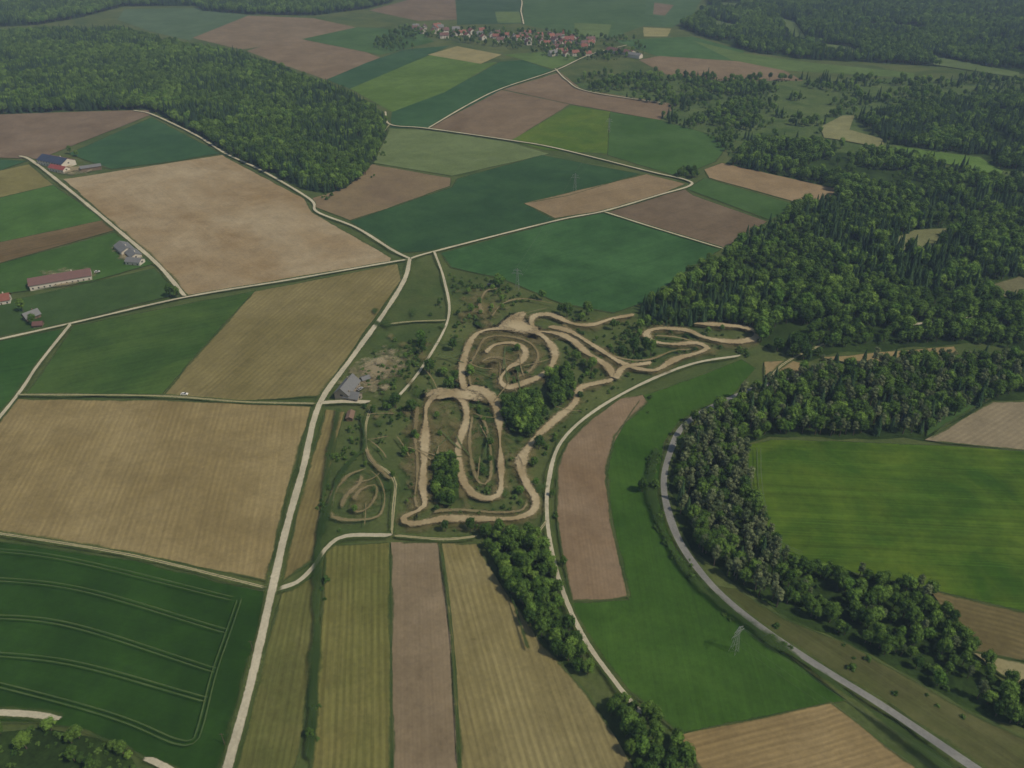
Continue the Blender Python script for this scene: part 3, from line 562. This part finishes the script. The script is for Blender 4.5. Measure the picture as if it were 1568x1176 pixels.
def wires(A,B):
    V=[];Fc=[];MI=[]
    for a_,b_ in zip(A,B):
        prev=a_
        for k in range(1,13):
            t=k/12; q=a_.lerp(b_,t); q.z-=5*4*t*(1-t)*.6; cone(V,Fc,MI,prev,q,.02,.02,3); prev=q
    mesh_obj("power_line",V,Fc,[WIR],MI)
for i in range(len(ps)-1): wires(ps[i],ps[i+1])
wires(p2[0],p2[1])
for p in ((345,1142),(388,1000)):
    V=[];Fc=[];MI=[]; cone(V,Fc,MI,(0,0,0),(0,0,8),.16,.11,8); cone(V,Fc,MI,(-.9,0,7.4),(.9,0,7.4),.07,.07,6)
    for s in (-.8,0,.8): cone(V,Fc,MI,(s,0,7.4),(s,0,7.75),.06,.04,6)
    o=mesh_obj("wooden_utility_pole",V,Fc,[bark],MI); x,y=G(p); o.location=(x,y,0)
# ------------------------------------------------------------------ vehicles
TYR=plain("tyre_rubber",(30,30,30),.1)
def car(p,a,c,van=False):
    paint=plain("car_paint",c,.03,1,.3); V=[];Fc=[];MI=[]
    prof=[(-2.15,.35),(-2.2,.8),(-2.05,.98),(-1.5,1.0),(-.9,1.02),(.95,1.0),(1.9,.85),(2.2,.7),(2.2,.35)]
    n=len(prof)
    for y_ in (-.88,.88):
        for x,z in prof: V.append((x,y_,z))
    Fc.append(tuple(range(n))); Fc.append(tuple(range(2*n-1,n-1,-1))); MI+= [0,0]
    for i in range(n): j=(i+1)%n; Fc.append((i,i+n,j+n,j)); MI.append(0)
    b0=len(V); ht=1.95 if van else 1.48; bx=-2.05 if van else -1.75
    V+= [(bx,-.82,1.0),(1.0,-.82,1.0),(1.0,.82,1.0),(bx,.82,1.0),(bx+.45,-.66,ht),(.25,-.66,ht),(.25,.66,ht),(bx+.45,.66,ht)]
    for f,m_ in (((0,1,5,4),1),((1,2,6,5),1),((2,3,7,6),1),((3,0,4,7),1),((4,5,6,7),0)): Fc.append(tuple(b0+i for i in f)); MI.append(m_)
    for x in (-1.35,1.4):
        for y_ in (-.9,.9):
            cone(V,Fc,MI,(x,y_-.11,.33),(x,y_+.11,.33),.33,.33,12,2)
            k=len(V); Fc.append(tuple(range(k-24,k-12))); Fc.append(tuple(range(k-12,k))); MI+= [2,2]
    ob=mesh_obj("parked_car",V,Fc,[paint,GLS,TYR],MI); x,y=G(p); z=sc.ray_cast(bpy.context.evaluated_depsgraph_get(),(x,y,6),(0,0,-1))[1].z; ob.location=(x,y,max(0,min(z,ZL[0]))); ob.rotation_euler[2]=a
car((283,606),.05,(215,215,212)); car((750,440),.3,(30,32,36)); car((552,600),.9,(150,152,155)); car((545,612),.2,(130,44,40)); car((150,420),.4,(180,180,180)); car((204,392),1.2,(60,80,120))
# ------------------------------------------------------------------ summer haze in the air
hz=NB("haze"); vs=hz.n('ShaderNodeVolumeScatter'); vs.inputs['Color'].default_value=(.58,.77,1,1); vs.inputs['Density'].default_value=0.00012; hz.l(vs.outputs[0],hz.out.inputs['Volume'])
bx=[(x,y,z) for x in (-6000,6000) for y in (-3000,9000) for z in (-20,700)]
mesh_obj("atmosphere_haze",bx,[(0,1,3,2),(4,6,7,5),(0,4,5,1),(2,3,7,6),(0,2,6,4),(1,5,7,3)],[hz.m])
print("TREES",TOT[0],"ZL",ZL[0])
